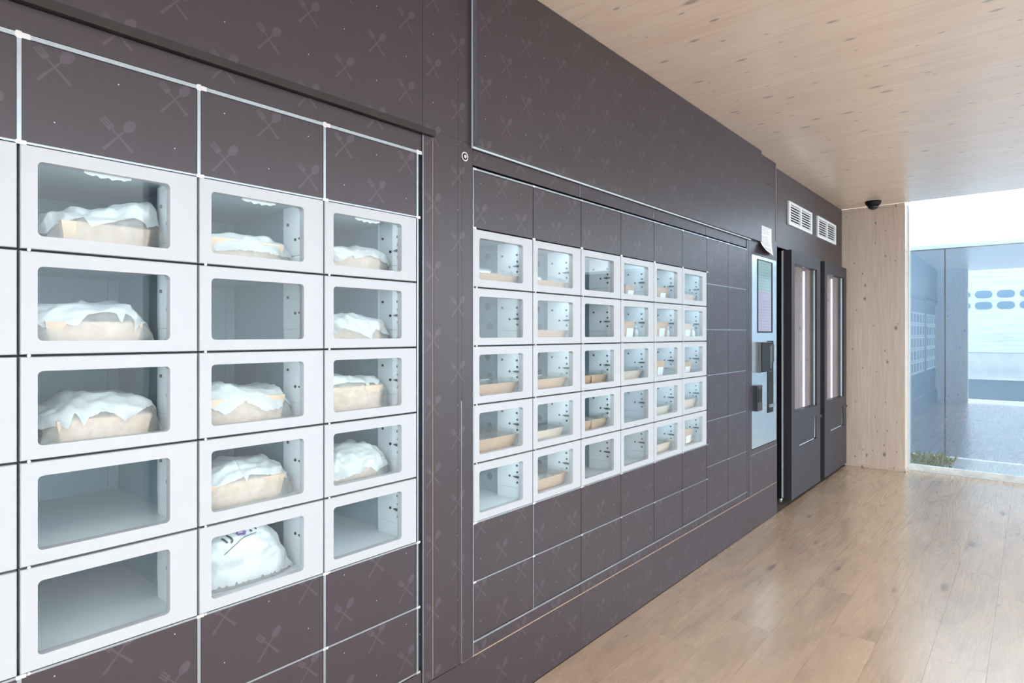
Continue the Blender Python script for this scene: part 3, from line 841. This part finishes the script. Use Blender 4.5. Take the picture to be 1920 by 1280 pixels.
food_bag(2, 3, [(0.630, 1.180), (0.700, 1.193), (0.723, 1.195), (0.758, 1.184), (0.823, 1.178), (0.866, 1.184), (0.893, 1.150)], -0.055, -0.28, 15, 0.09, 0.06,
         L + 'third row middle, crinkled ridge along its top')
food_bag(2, 4, [(0.620, 0.968), (0.700, 0.984), (0.730, 0.990), (0.786, 0.988), (0.838, 0.985), (0.869, 0.966), (0.882, 0.925)], -0.055, -0.27, 16, 0.17, 0.05,
         L + 'fourth row middle, gathered and pleated above carton')
logo_bag, LS = food_bag(2, 5, [(0.615, 0.800), (0.680, 0.818), (0.743, 0.824), (0.801, 0.818), (0.838, 0.800), (0.858, 0.760), (0.868, 0.715)], -0.055, -0.26, 17, 0.004, 0.0,
         L + 'bottom row middle, with dark and purple print', 0.013, False)
food_bag(3, 1, [(0.948, 1.575), (1.062, 1.585), (1.123, 1.588), (1.190, 1.586), (1.207, 1.568), (1.212, 1.545)], -0.060, -0.26, 18, 0.13, 0.07,
         L + 'top row right, low bundle with crumpled flap', 0.010)
food_bag(3, 2, [(0.950, 1.372), (1.062, 1.381), (1.150, 1.378), (1.186, 1.366), (1.202, 1.335)], -0.055, -0.25, 19, 0.05, 0.05,
         L + 'second row right, smooth with rounded right end')
food_bag(3, 3, [(0.945, 1.185), (1.062, 1.197), (1.160, 1.192), (1.205, 1.184), (1.226, 1.150)], -0.060, -0.27, 20, 0.24, 0.05,
         L + 'third row right, swollen above a broad carton')
food_bag(3, 4, [(0.945, 0.950), (1.040, 0.972), (1.110, 0.985), (1.162, 0.984), (1.202, 0.960), (1.220, 0.920)], -0.055, -0.26, 21, 0.04, 0.04,
         L + 'fourth row right, rounded pouch-like bundle')
# printed marks on the tall bag
def decal(name, mat, polys):
    mb = MB()
    for (ua, va, ub, vb, wd) in polys:
        n = 8
        ua, ub = ua - 0.11, ub - 0.11
        du, dv = ub - ua, vb - va; ln = math.hypot(du, dv); nu_, nv_ = -dv / ln * wd, du / ln * wd
        b = len(mb.v)
        for i in range(n + 1):
            t = i / n
            for s in (-1, 1): mb.v.append(tuple(LS(ua + du * t + nu_ * s, va + dv * t + nv_ * s, 0.0035)))
        for i in range(n): mb.f.append((b + 2 * i, b + 2 * i + 1, b + 2 * i + 3, b + 2 * i + 2))
    mb.build(name, M[mat], logo_bag)
decal('dark_print', 'ink', [(0.34, 0.34, 0.375, 0.27, 0.01), (0.4, 0.36, 0.435, 0.28, 0.01), (0.435, 0.28, 0.41, 0.265, 0.008),
                            (0.66, 0.36, 0.68, 0.34, 0.008), (0.71, 0.37, 0.73, 0.35, 0.008)])
decal('rule_line', 'ink', [(0.32, 0.18, 0.52, 0.27, 0.003), (0.52, 0.27, 0.72, 0.32, 0.003)])
decal('purple_print', 'purple', [(0.47, 0.38, 0.6, 0.38, 0.01), (0.5, 0.325, 0.6, 0.34, 0.012), (0.595, 0.34, 0.615, 0.37, 0.014), (0.5, 0.34, 0.53, 0.375, 0.01)])

# ================================================================== CONTENTS OF THE FAR BANK
def where(ci, k):
    return 'far bank, %s row, %s column' % (ORD[k - 1], ORD[ci])
def tray(ci, k, y1, h=0.044, pale=False, lid=True, divided=False, food=False, xf=-0.045, xb=-0.21, y0=None):
    zf = zrow(k + 1) + 0.0130
    ya = far_cols[ci] + 0.024 if y0 is None else y0
    y1 = min(y1, far_cols[ci] + CW - 0.040)
    ym = (ya + y1) / 2; hl = (y1 - ya) / 2; xm = (xf + xb) / 2; hx = (xf - xb) / 2
    kind = ('divided ' if divided else '') + ('pale ' if pale else '') + 'kraft food tray'
    t = tag(empty('food_tray', (xm, ym, zf)), kind + ' in the ' + where(ci, k), 'tray', 'kraft trays in the far lockers')
    m = M['kraft_pale' if pale else 'kraft']
    tp, wl_ = 0.026 if h > 0.03 else 0.015, 0.0025
    def ring(g, z, s): return [(-hx + g, -hl + g, z), (hx - g, -hl + g, z), (hx - g, hl - g, z), (-hx + g, hl - g, z)]
    mb = MB()
    R = [ring(tp * 0.55, 0.0006, 0), ring(0.0, h, 0), ring(-0.004, h, 0), ring(-0.004, h + 0.0022, 0), ring(0.004, h + 0.0022, 0), ring(tp * 0.55 + 0.004, 0.004, 0)]
    for rg in R: mb.v += rg
    for a in range(len(R) - 1):
        for i in range(4):
            j = (i + 1) % 4; mb.f.append((a * 4 + i, a * 4 + j, a * 4 + 4 + j, a * 4 + 4 + i))
    mb.f.append((3, 2, 1, 0)); q = (len(R) - 1) * 4; mb.f.append((q, q + 1, q + 2, q + 3))
    mb.build('tray', m, t)
    if divided:
        B(hx - 0.002, hx + 0.0012, -0.004, 0.004, 0.003, h).build('divider', M['kraft'], t)
        B(-hx + 0.012, hx - 0.006, -0.003, 0.003, 0.004, h).build('divider', m, t)
    if lid:
        l = MB().hexa([(-hx - 0.003, -hl - 0.003, h + 0.0026), (hx + 0.003, -hl - 0.003, h + 0.0026), (hx + 0.003, hl + 0.003, h + 0.0026), (-hx - 0.003, hl + 0.003, h + 0.0026),
                       (-hx + 0.012, -hl + 0.012, h + 0.020), (hx - 0.012, -hl + 0.012, h + 0.020), (hx - 0.012, hl - 0.012, h + 0.020), (-hx + 0.012, hl - 0.012, h + 0.020)])
        l.build('lid', M['lid'], t)
    if food:
        r = random.Random(ci * 7 + k); fm = MB()
        n = 14
        for i in range(n + 1):
            for j in range(n + 1):
                y = -hl + 0.022 + (2 * hl - 0.044) * i / n; x = -hx + 0.022 + (2 * hx - 0.044) * j / n
                fm.v.append((x, y, h * 0.62 + 0.014 * noise.noise(Vector((x * 40, y * 40, k)))))
        for i in range(n):
            for j in range(n):
                q = i * (n + 1) + j; fm.f.append((q, q + 1, q + n + 2, q + n + 1))
        fm.build('food', M['food'], t, smooth=True)
    return t

def carton(ci, k, ya, yb, h, card=True, xf=-0.05, d=0.11, pale=False):
    zf = zrow(k + 1) + 0.0130
    ym = (ya + yb) / 2; hl = (yb - ya) / 2
    t = tag(empty('food_box', (xf - d / 2, ym, zf)), 'tall kraft box' + (' with white label' if card else '') + ' in the ' + where(ci, k), 'box', 'kraft boxes in the far lockers')
    hx, tp = d / 2, 0.009
    MB().hexa([(-hx + tp, -hl + tp, 0.0006), (hx - tp, -hl + tp, 0.0006), (hx - tp, hl - tp, 0.0006), (-hx + tp, hl - tp, 0.0006),
               (-hx, -hl, h), (hx, -hl, h), (hx, hl, h), (-hx, hl, h)]).build('body', M['kraft_pale' if pale else 'kraft'], t)
    B(-hx - 0.002, hx + 0.002, -hl - 0.002, hl + 0.002, h + 0.0004, h + 0.005).build('lid', M['kraft_pale' if pale else 'kraft'], t)
    if card:
        s = tp / h
        w = min(0.030, hl * 0.6); z0, z1 = h * 0.10, h * 0.66
        c = hl * 0.18
        MB().hexa([(hx - tp + s * z0 + 0.0006, c - w, z0), (hx - tp + s * z0 + 0.0022, c - w, z0), (hx - tp + s * z0 + 0.0022, c + w, z0), (hx - tp + s * z0 + 0.0006, c + w, z0),
                   (hx - tp + s * z1 + 0.0006, c - w, z1), (hx - tp + s * z1 + 0.0022, c - w, z1), (hx - tp + s * z1 + 0.0022, c + w, z1), (hx - tp + s * z1 + 0.0006, c + w, z1)]).build('label', M['paper'], t)
    return t

def bottle(ci, k, y, x=-0.075):
    zf = zrow(k + 1) + 0.0132
    o = empty('sauce_bottle', (x, y, zf))
    tag(o, 'small white bottle in the ' + where(ci, k), 'bottle', 'small white bottles in the far lockers')
    MB().lathe([(0.011, 0.0), (0.0125, 0.003), (0.0125, 0.036), (0.010, 0.046), (0.006, 0.050), (0.006, 0.054)], 16).build('body', M['paper'], o, smooth=True)
    MB().lathe([(0.0078, 0.0545), (0.0078, 0.066), (0.006, 0.069)], 16).build('cap', M['plate'], o, smooth=True)

tray(0, 1, 1.800); tray(0, 3, 1.792, 0.046); tray(0, 4, 1.800, 0.050)
tray(1, 1, 2.115, 0.040); tray(1, 2, 2.118, 0.042, lid=False); tray(1, 3, 2.120, 0.046)
tray(1, 4, 2.085, 0.042, True); tray(1, 5, 2.122, 0.050, food=True)
tray(2, 3, 2.446, 0.044, divided=True); tray(2, 4, 2.448, 0.046, divided=True)
carton(3, 1, 2.600, 2.690, 0.062); carton(3, 2, 2.580, 2.690, 0.085); bottle(3, 2, 2.745)
tray(3, 3, 2.755, 0.046, True)
carton(4, 1, 2.900, 3.060, 0.070, True); carton(4, 2, 2.890, 3.050, 0.088); bottle(4, 2, 3.060, -0.060)
carton(4, 3, 2.900, 3.010, 0.082); tray(4, 4, 3.090, 0.046, True); tray(4, 5, 3.075, 0.050, True)
tray(5, 1, 3.400, 0.050, True); carton(5, 2, 3.210, 3.360, 0.080, True, pale=True); bottle(5, 2, 3.372, -0.055)
carton(5, 3, 3.215, 3.355, 0.066, True); tray(5, 4, 3.400, 0.056, True); carton(5, 5, 3.215, 3.375, 0.078, True)

# crumpled clear wrap left in one locker
def wrap():
    zf = zrow(6) + 0.0135
    S = bag_surface([(-0.10, 0.05), (-0.02, 0.085), (0.05, 0.06), (0.09, 0.03)], 0.0, 0.07, -0.07, 55, 0.03)
    o = grid(S, 0, 1, 0.0, 1.0, 26, 22, 0.0, True).build('plastic_wrap', M['lid'], None, (-0.30, FB0 + 0.165, zf))
    tag(o, 'crumpled clear plastic wrap in the ' + where(0, 5), 'plastic wrap')
wrap()

# ================================================================== WALL FITTINGS
# cylinder lock in the pier
lk = tag(empty('cylinder_lock', (0.0, 1.452, 1.911)), 'small round steel cylinder lock in plum pier between banks', 'lock')
ring_ = MB()
n = 24
for r_, x_ in ((0.0155, 0.0002), (0.0155, 0.004), (0.0115, 0.004), (0.0115, 0.0006)):
    ring_.v += [(x_, r_ * math.cos(2 * math.pi * i / n), r_ * math.sin(2 * math.pi * i / n)) for i in range(n)]
for a in range(3):
    for i in range(n): ring_.f.append((a * n + i, a * n + (i + 1) % n, (a + 1) * n + (i + 1) % n, (a + 1) * n + i))
ring_.build('rim', M['chrome'], lk, smooth=False)
MB().cyl((0.0003, 0, 0), 0.0112, 0.0010, 'x', 20).build('well', M['black'], lk)
MB().cyl((0.0014, 0.001, 0), 0.0062, 0.0036, 'x', 16).build('core', M['chrome'], lk)

# payment terminal
pt = tag(empty('payment_terminal', (0.0, 4.436, 0.545)), 'tall polished steel payment terminal with lit screen and card reader', 'terminal')
def tp_(name, mat, x0, x1, y0, y1, z0, z1, par=None):
    return B(x0, x1, y0 - 4.436, y1 - 4.436, z0 - 0.545, z1 - 0.545).build(name, M[mat], par or pt)
tp_('faceplate', 'steel', -0.014, 0.002, 4.181, 4.692, 0.546, 1.857)
dsp = tp_('screen_bezel', 'black', 0.0022, 0.0046, 4.288, 4.604, 1.330, 1.836)
tp_('screen', 'screen', 0.0048, 0.0056, 4.298, 4.565, 1.340, 1.828, dsp)
rd = tp_('card_reader', 'black', 0.0022, 0.055, 4.226, 4.420, 1.064, 1.262)
tp_('reader_shell', 'alu', 0.0022, 0.050, 4.216, 4.2255, 1.060, 1.266, rd)
tp_('reader_shell', 'alu', 0.0022, 0.050, 4.4205, 4.436, 1.060, 1.266, rd)
tp_('card_slot', 'chrome', 0.0552, 0.0575, 4.395, 4.405, 1.085, 1.240, rd)
nb = tp_('coin_panel', 'black', 0.0022, 0.006, 4.497, 4.617, 0.760, 1.272)
tp_('coin_tray', 'alu', 0.0062, 0.022, 4.510, 4.600, 0.800, 0.822, nb)
tp_('coin_slot', 'fridge', 0.0062, 0.016, 4.520, 4.600, 1.120, 1.250, nb)
hd = tp_('receipt_slot', 'fridge', 0.0022, 0.030, 4.208, 4.305, 0.800, 0.972)
tp_('slot_mouth', 'black', 0.0302, 0.0320, 4.222, 4.290, 0.860, 0.950, hd)

# paper note taped above the terminal, lower left corner curling off
def paper_note():
    mb = MB(); ny, nz = 10, 16
    for s in (0, 1):
        for i in range(ny + 1):
            for j in range(nz + 1):
                y = 0.262 * i / ny; z = 0.192 * j / nz
                curl = max(0.0, 1 - z / 0.12) ** 2 * (1 - 0.75 * i / ny)
                x = 0.0012 + 0.055 * curl + s * 0.0006
                mb.v.append((x, y + 0.002 * curl, z + 0.02 * curl * 0))
    N = (ny + 1) * (nz + 1)
    for i in range(ny):
        for j in range(nz):
            q = i * (nz + 1) + j
            mb.f.append((q, q + 1, q + nz + 2, q + nz + 1)); mb.f.append((N + q, N + q + nz + 1, N + q + nz + 2, N + q + 1))
    o = mb.build('paper_note', M['note'], None, (0.0005, 4.322, 1.885), smooth=True)
    tag(o, 'white typed paper note curling off wall above payment terminal', 'note')
paper_note()

# ventilation grilles
def vent(y0, y1, z0, z1, label):
    v = tag(empty('vent_grille', (-0.040, (y0 + y1) / 2, z0)), label, 'vent', 'white wall vents over the coolers')
    w, h = y1 - y0, z1 - z0
    hw = w / 2
    mb = MB(); X0, X1 = 0.0004, 0.014; fr = 0.020
    mb.box(X0, X1, -hw, -hw + fr * 2.2, 0, h).box(X0, X1, hw - fr * 2.2, hw, 0, h)
    mb.box(X0, X1, -hw + fr * 2.2, hw - fr * 2.2, 0, fr).box(X0, X1, -hw + fr * 2.2, hw - fr * 2.2, h - fr, h)
    mb.box(X0, X1, -0.020, 0.020, fr, h - fr)
    mb.build('frame', M['grille'], v)
    B(0.0003, 0.0008, -hw + fr * 2.2, hw - fr * 2.2, fr, h - fr).build('backing', M['shadow'], v)
    n = 7; pitch = (h - 2 * fr) / n
    ln = hw - fr * 2.2 - 0.020
    sm = MB().hexa([(0.001, 0, 0.010), (0.012, 0, 0.0), (0.012, ln, 0.0), (0.001, ln, 0.010), (0.001, 0, 0.0125), (0.012, 0, 0.0085), (0.012, ln, 0.0085), (0.001, ln, 0.0125)]).data('slat', M['grille'])
    for i in range(n):
        for s in (0, 1):
            put('slat', sm, v, (0, -hw + fr * 2.2 if s == 0 else 0.020, fr + pitch * i + 0.003))
vent(5.100, 5.766, 2.188, 2.374, 'white louvred vent on plum wall nearer the payment terminal')
vent(5.942, 6.610, 2.190, 2.380, 'white louvred vent on plum wall nearer the wooden pier')

# glass-door coolers standing in the recess
def cooler(y0, y1, label):
    w = y1 - y0; zb, zt = 0.036, 1.973
    c = tag(empty('cooler', (0, y0, 0.0)), label, 'cooler', 'glass-door coolers at the far end')
    XF = 0.020
    b = MB()
    b.box(-0.60, -0.056, 0.004, 0.030, zb, zt - 0.004).box(-0.60, -0.056, w - 0.030, w - 0.004, zb, zt - 0.004)
    b.box(-0.60, -0.056, 0.030, w - 0.030, zt - 0.05, zt - 0.004).box(-0.60, -0.056, 0.030, w - 0.030, zb, 0.60)
    b.box(-0.60, -0.57, 0.030, w - 0.030, 0.60, zt - 0.05)
    b.build('housing', M['fridge_black'], c)
    g = MB(); g.box(-0.054, -0.041, 0.001, 0.012, zb + 0.01, zt - 0.004).box(-0.054, -0.041, w - 0.012, w - 0.001, zb + 0.01, zt - 0.004)
    g.build('gasket', M['frame'], c)
    # door leaf with a tall window and an L-shaped grip recess
    wy0, wy1, wz0, wz1 = 0.083, w - 0.112, 0.707, 1.873
    d = MB(); X0 = -0.039
    d.box(X0, XF, 0, wy0, zb, zt).box(X0, XF, wy1, w, zb, zt)
    d.box(X0, XF, wy0, wy1, wz1, zt)
    hy0, hy1, hz0, hz1 = w * 0.25, w * 0.80, 0.435, 0.615
    d.box(X0, XF, wy0, wy1, hz1, wz0).box(X0, XF, wy0, wy1, zb, hz0 - 0.012)
    d.box(X0, XF, wy0, hy0, hz0 - 0.012, hz1).box(X0, XF, hy1 + 0.034, wy1, hz0 - 0.012, hz1) if hy1 + 0.034 < wy1 else d.box(X0, XF, wy0, hy0, hz0 - 0.012, hz1)
    d.box(X0, -0.004, hy0, wy1, hz0 - 0.012, hz1)
    d.hexa([(-0.004, hy0, hz0), (0.0165, hy0, hz0), (0.0165, hy1 - 0.012, hz0), (-0.004, hy1 - 0.012, hz0), (-0.004, hy0, hz1), (XF, hy0, hz1), (XF, hy1 - 0.012, hz1), (-0.004, hy1 - 0.012, hz1)])
    door = d.build('door', M['fridge'], c)
    gr = MB().box(-0.0038, 0.010, hy1 - 0.0115, wy1 - 0.0005, hz0, hz1 - 0.0005).box(-0.0038, 0.010, hy0 + 0.0005, hy1, hz0 - 0.0115, hz0 - 0.0005)
    gr.build('grip_recess', M['extcap'], door)
    B(-0.010, -0.004, wy0 + 0.0005, wy1 - 0.0005, wz0 + 0.0005, wz1 - 0.0005).build('pane', M['fridge_glass'], door)
    f = MB()
    for a in ((wy0 + 0.0005, wy0 + 0.006, wz0, wz1), (wy1 - 0.006, wy1 - 0.0005, wz0, wz1)): f.box(-0.003, 0.004, a[0], a[1], a[2] + 0.001, a[3] - 0.001)
    f.build('pane_bead', M['frame'], door)
    MB().cyl((XF + 0.0002, w - 0.012, 0.606), 0.011, 0.010, 'x', 14).build('lock_pin', M['chrome'], door)
    # interior: liner, side rack with slots, upright light bar
    i_ = MB()
    i_.box(-0.565, -0.560, 0.034, w - 0.034, 0.605, zt - 0.055).box(-0.560, -0.060, 0.031, 0.034, 0.605, zt - 0.055)
    i_.box(-0.560, -0.060, w - 0.034, w - 0.031, 0.605, zt - 0.055).box(-0.560, -0.060, 0.034, w - 0.034, 0.601, 0.606)
    i_.build('liner', M['inner'], c)
    r_ = MB()
    for k in range(2): r_.box(-0.30 + 0.18 * k, -0.27 + 0.18 * k, w - 0.042, w - 0.0345, 0.62, zt - 0.07)
    rack = r_.build('shelf_rack', M['alu'], c)
    B(-0.110, -0.098, w - 0.056, w - 0.043, 0.63, zt - 0.10).build('light_bar', M['led3'], c)
    # levelling feet
    ft = MB().cyl((0, 0, 0.0005), 0.018, 0.035, 'z', 12).data('foot', M['chrome'])
    for fx in (-0.08, -0.55):
        for fy in (0.05, w - 0.05): put('foot', ft, c, (fx, fy, 0))
    return c
cooler(5.003, 5.842, 'tall anthracite glass-door cooler next to the payment terminal')
cooler(5.985, 6.822, 'tall anthracite glass-door cooler next to the wooden pier')

# dome camera under the ceiling
dc = tag(empty('security_camera', (0.282, 6.655, CEIL)), 'small black dome camera under ceiling near wooden pier', 'camera')
MB().lathe([(0.048, -0.044), (0.066, -0.020), (0.069, -0.0005)], 28).build('base', M['black'], dc, smooth=True)
prof = [(0.046 * math.sin(a), -0.046 - 0.034 * math.cos(a)) for a in [math.radians(6 + 84 * i / 8) for i in range(9)]]
MB().lathe(prof, 28).build('dome', M['camera_black'], dc, smooth=True)

# ================================================================== OUTSIDE
GZ = -0.10
struct(B(-30, 30, -40, 40, GZ - 0.2, GZ).build('ground_outside', M['concrete']))
# neighbouring blue-grey facade behind the glass
EY = 8.61
ext = struct(B(-2.5, 4.5, EY + 0.02, EY + 0.16, GZ, 2.300).build('wall_outside', M['carcass']), 'blue-grey panelled wall outside the glass')
for a, b in ((-2.4, -0.9), (-0.890, 0.658), (0.669, 2.16), (2.17, 3.66)):
    B(a, b, EY, EY + 0.0195, GZ + 0.02, 2.298).build('facade_panel', M['extwall'], ext)
B(-2.5, 4.5, EY - 0.012, EY + 0.17, 2.309, 2.352).build('coping', M['extcap'], ext)
B(-2.5, 4.5, EY - 0.02, EY - 0.0005, GZ, GZ + 0.018).build('base_rail', M['sill'], ext)
struct(B(-2.5, 4.5, 7.14, EY - 0.021, GZ + 0.0005, GZ + 0.006).build('ground_gravel', M['gravel']))
# weeds in the gap
def weeds():
    mb = MB(); r = random.Random(9)
    for i in range(700):
        x = 0.15 + 0.62 * r.random(); y = 7.35 + 1.1 * r.random()
        h = r.uniform(0.02, 0.085) * (1.3 if x < 0.9 else 0.7); a = r.uniform(0, 6.28); w = r.uniform(0.006, 0.016)
        dx, dy = math.cos(a) * w, math.sin(a) * w; lx, ly = r.uniform(-.03, .03), r.uniform(-.03, .03)
        b = len(mb.v)
        mb.v += [(x - dx, y - dy, GZ + 0.007), (x + dx, y + dy, GZ + 0.007), (x + lx + dx * .8, y + ly + dy * .8, GZ + h * .6), (x + lx * 1.6, y + ly * 1.6, GZ + h), (x + lx - dx * .8, y + ly - dy * .8, GZ + h * .6)]
        mb.f += [(b, b + 1, b + 2, b + 4), (b + 4, b + 2, b + 3)]
    o = mb.build('weeds', M['weed'])
    o['label'] = 'low weeds in gap between glass and outside wall'; o['category'] = 'weeds'; stuff(o)
weeds()
# street side seen mirrored in the end glass: road and a white clad hall
struct(B(-20, 20, -9.9, -2.4, GZ + 0.0005, GZ + 0.004).build('ground_road', M['asphalt']))
struct(B(-20, 20, -2.40, -2.15, GZ + 0.0005, GZ + 0.012).build('ground_kerb', M['whitepaint']))
hall = struct(B(-14, 16, -14.0, -10.02, GZ, 7.0).build('wall_street_hall', M['clad']))
B(-14, 16, -10.0, -9.96, GZ, 0.72).build('base_wall', M['concrete'], hall)
gd = B(-1.5, 4.5, -10.0, -9.97, 0.75, 3.6).build('gate', M['clad'], hall)
wm = MB()
def pill(w, h, x0, x1, n=8):
    mb = MB(); pts = []
    r = h / 2
    for cx, a0 in ((w / 2 - r, -90), (-w / 2 + r, 90)):
        for k in range(n + 1):
            a = math.radians(a0 + 180 * k / n); pts.append((cx + r * math.cos(a), r * math.sin(a)))
    b = len(pts)
    for y in (x0, x1): mb.v += [(p, y, q) for p, q in pts]
    for i in range(b): mb.f.append((i, (i + 1) % b, b + (i + 1) % b, b + i))
    mb.f.append(tuple(range(b))); mb.f.append(tuple(range(2 * b - 1, b - 1, -1)))
    return mb.data('gate_window', M['extwall'])
pm = pill(0.44, 0.235, -9.969, -9.955)
for i in range(9):
    for z in (2.56, 2.21): put('gate_window', pm, hall, (-0.85 + 0.545 * i, 0, z))
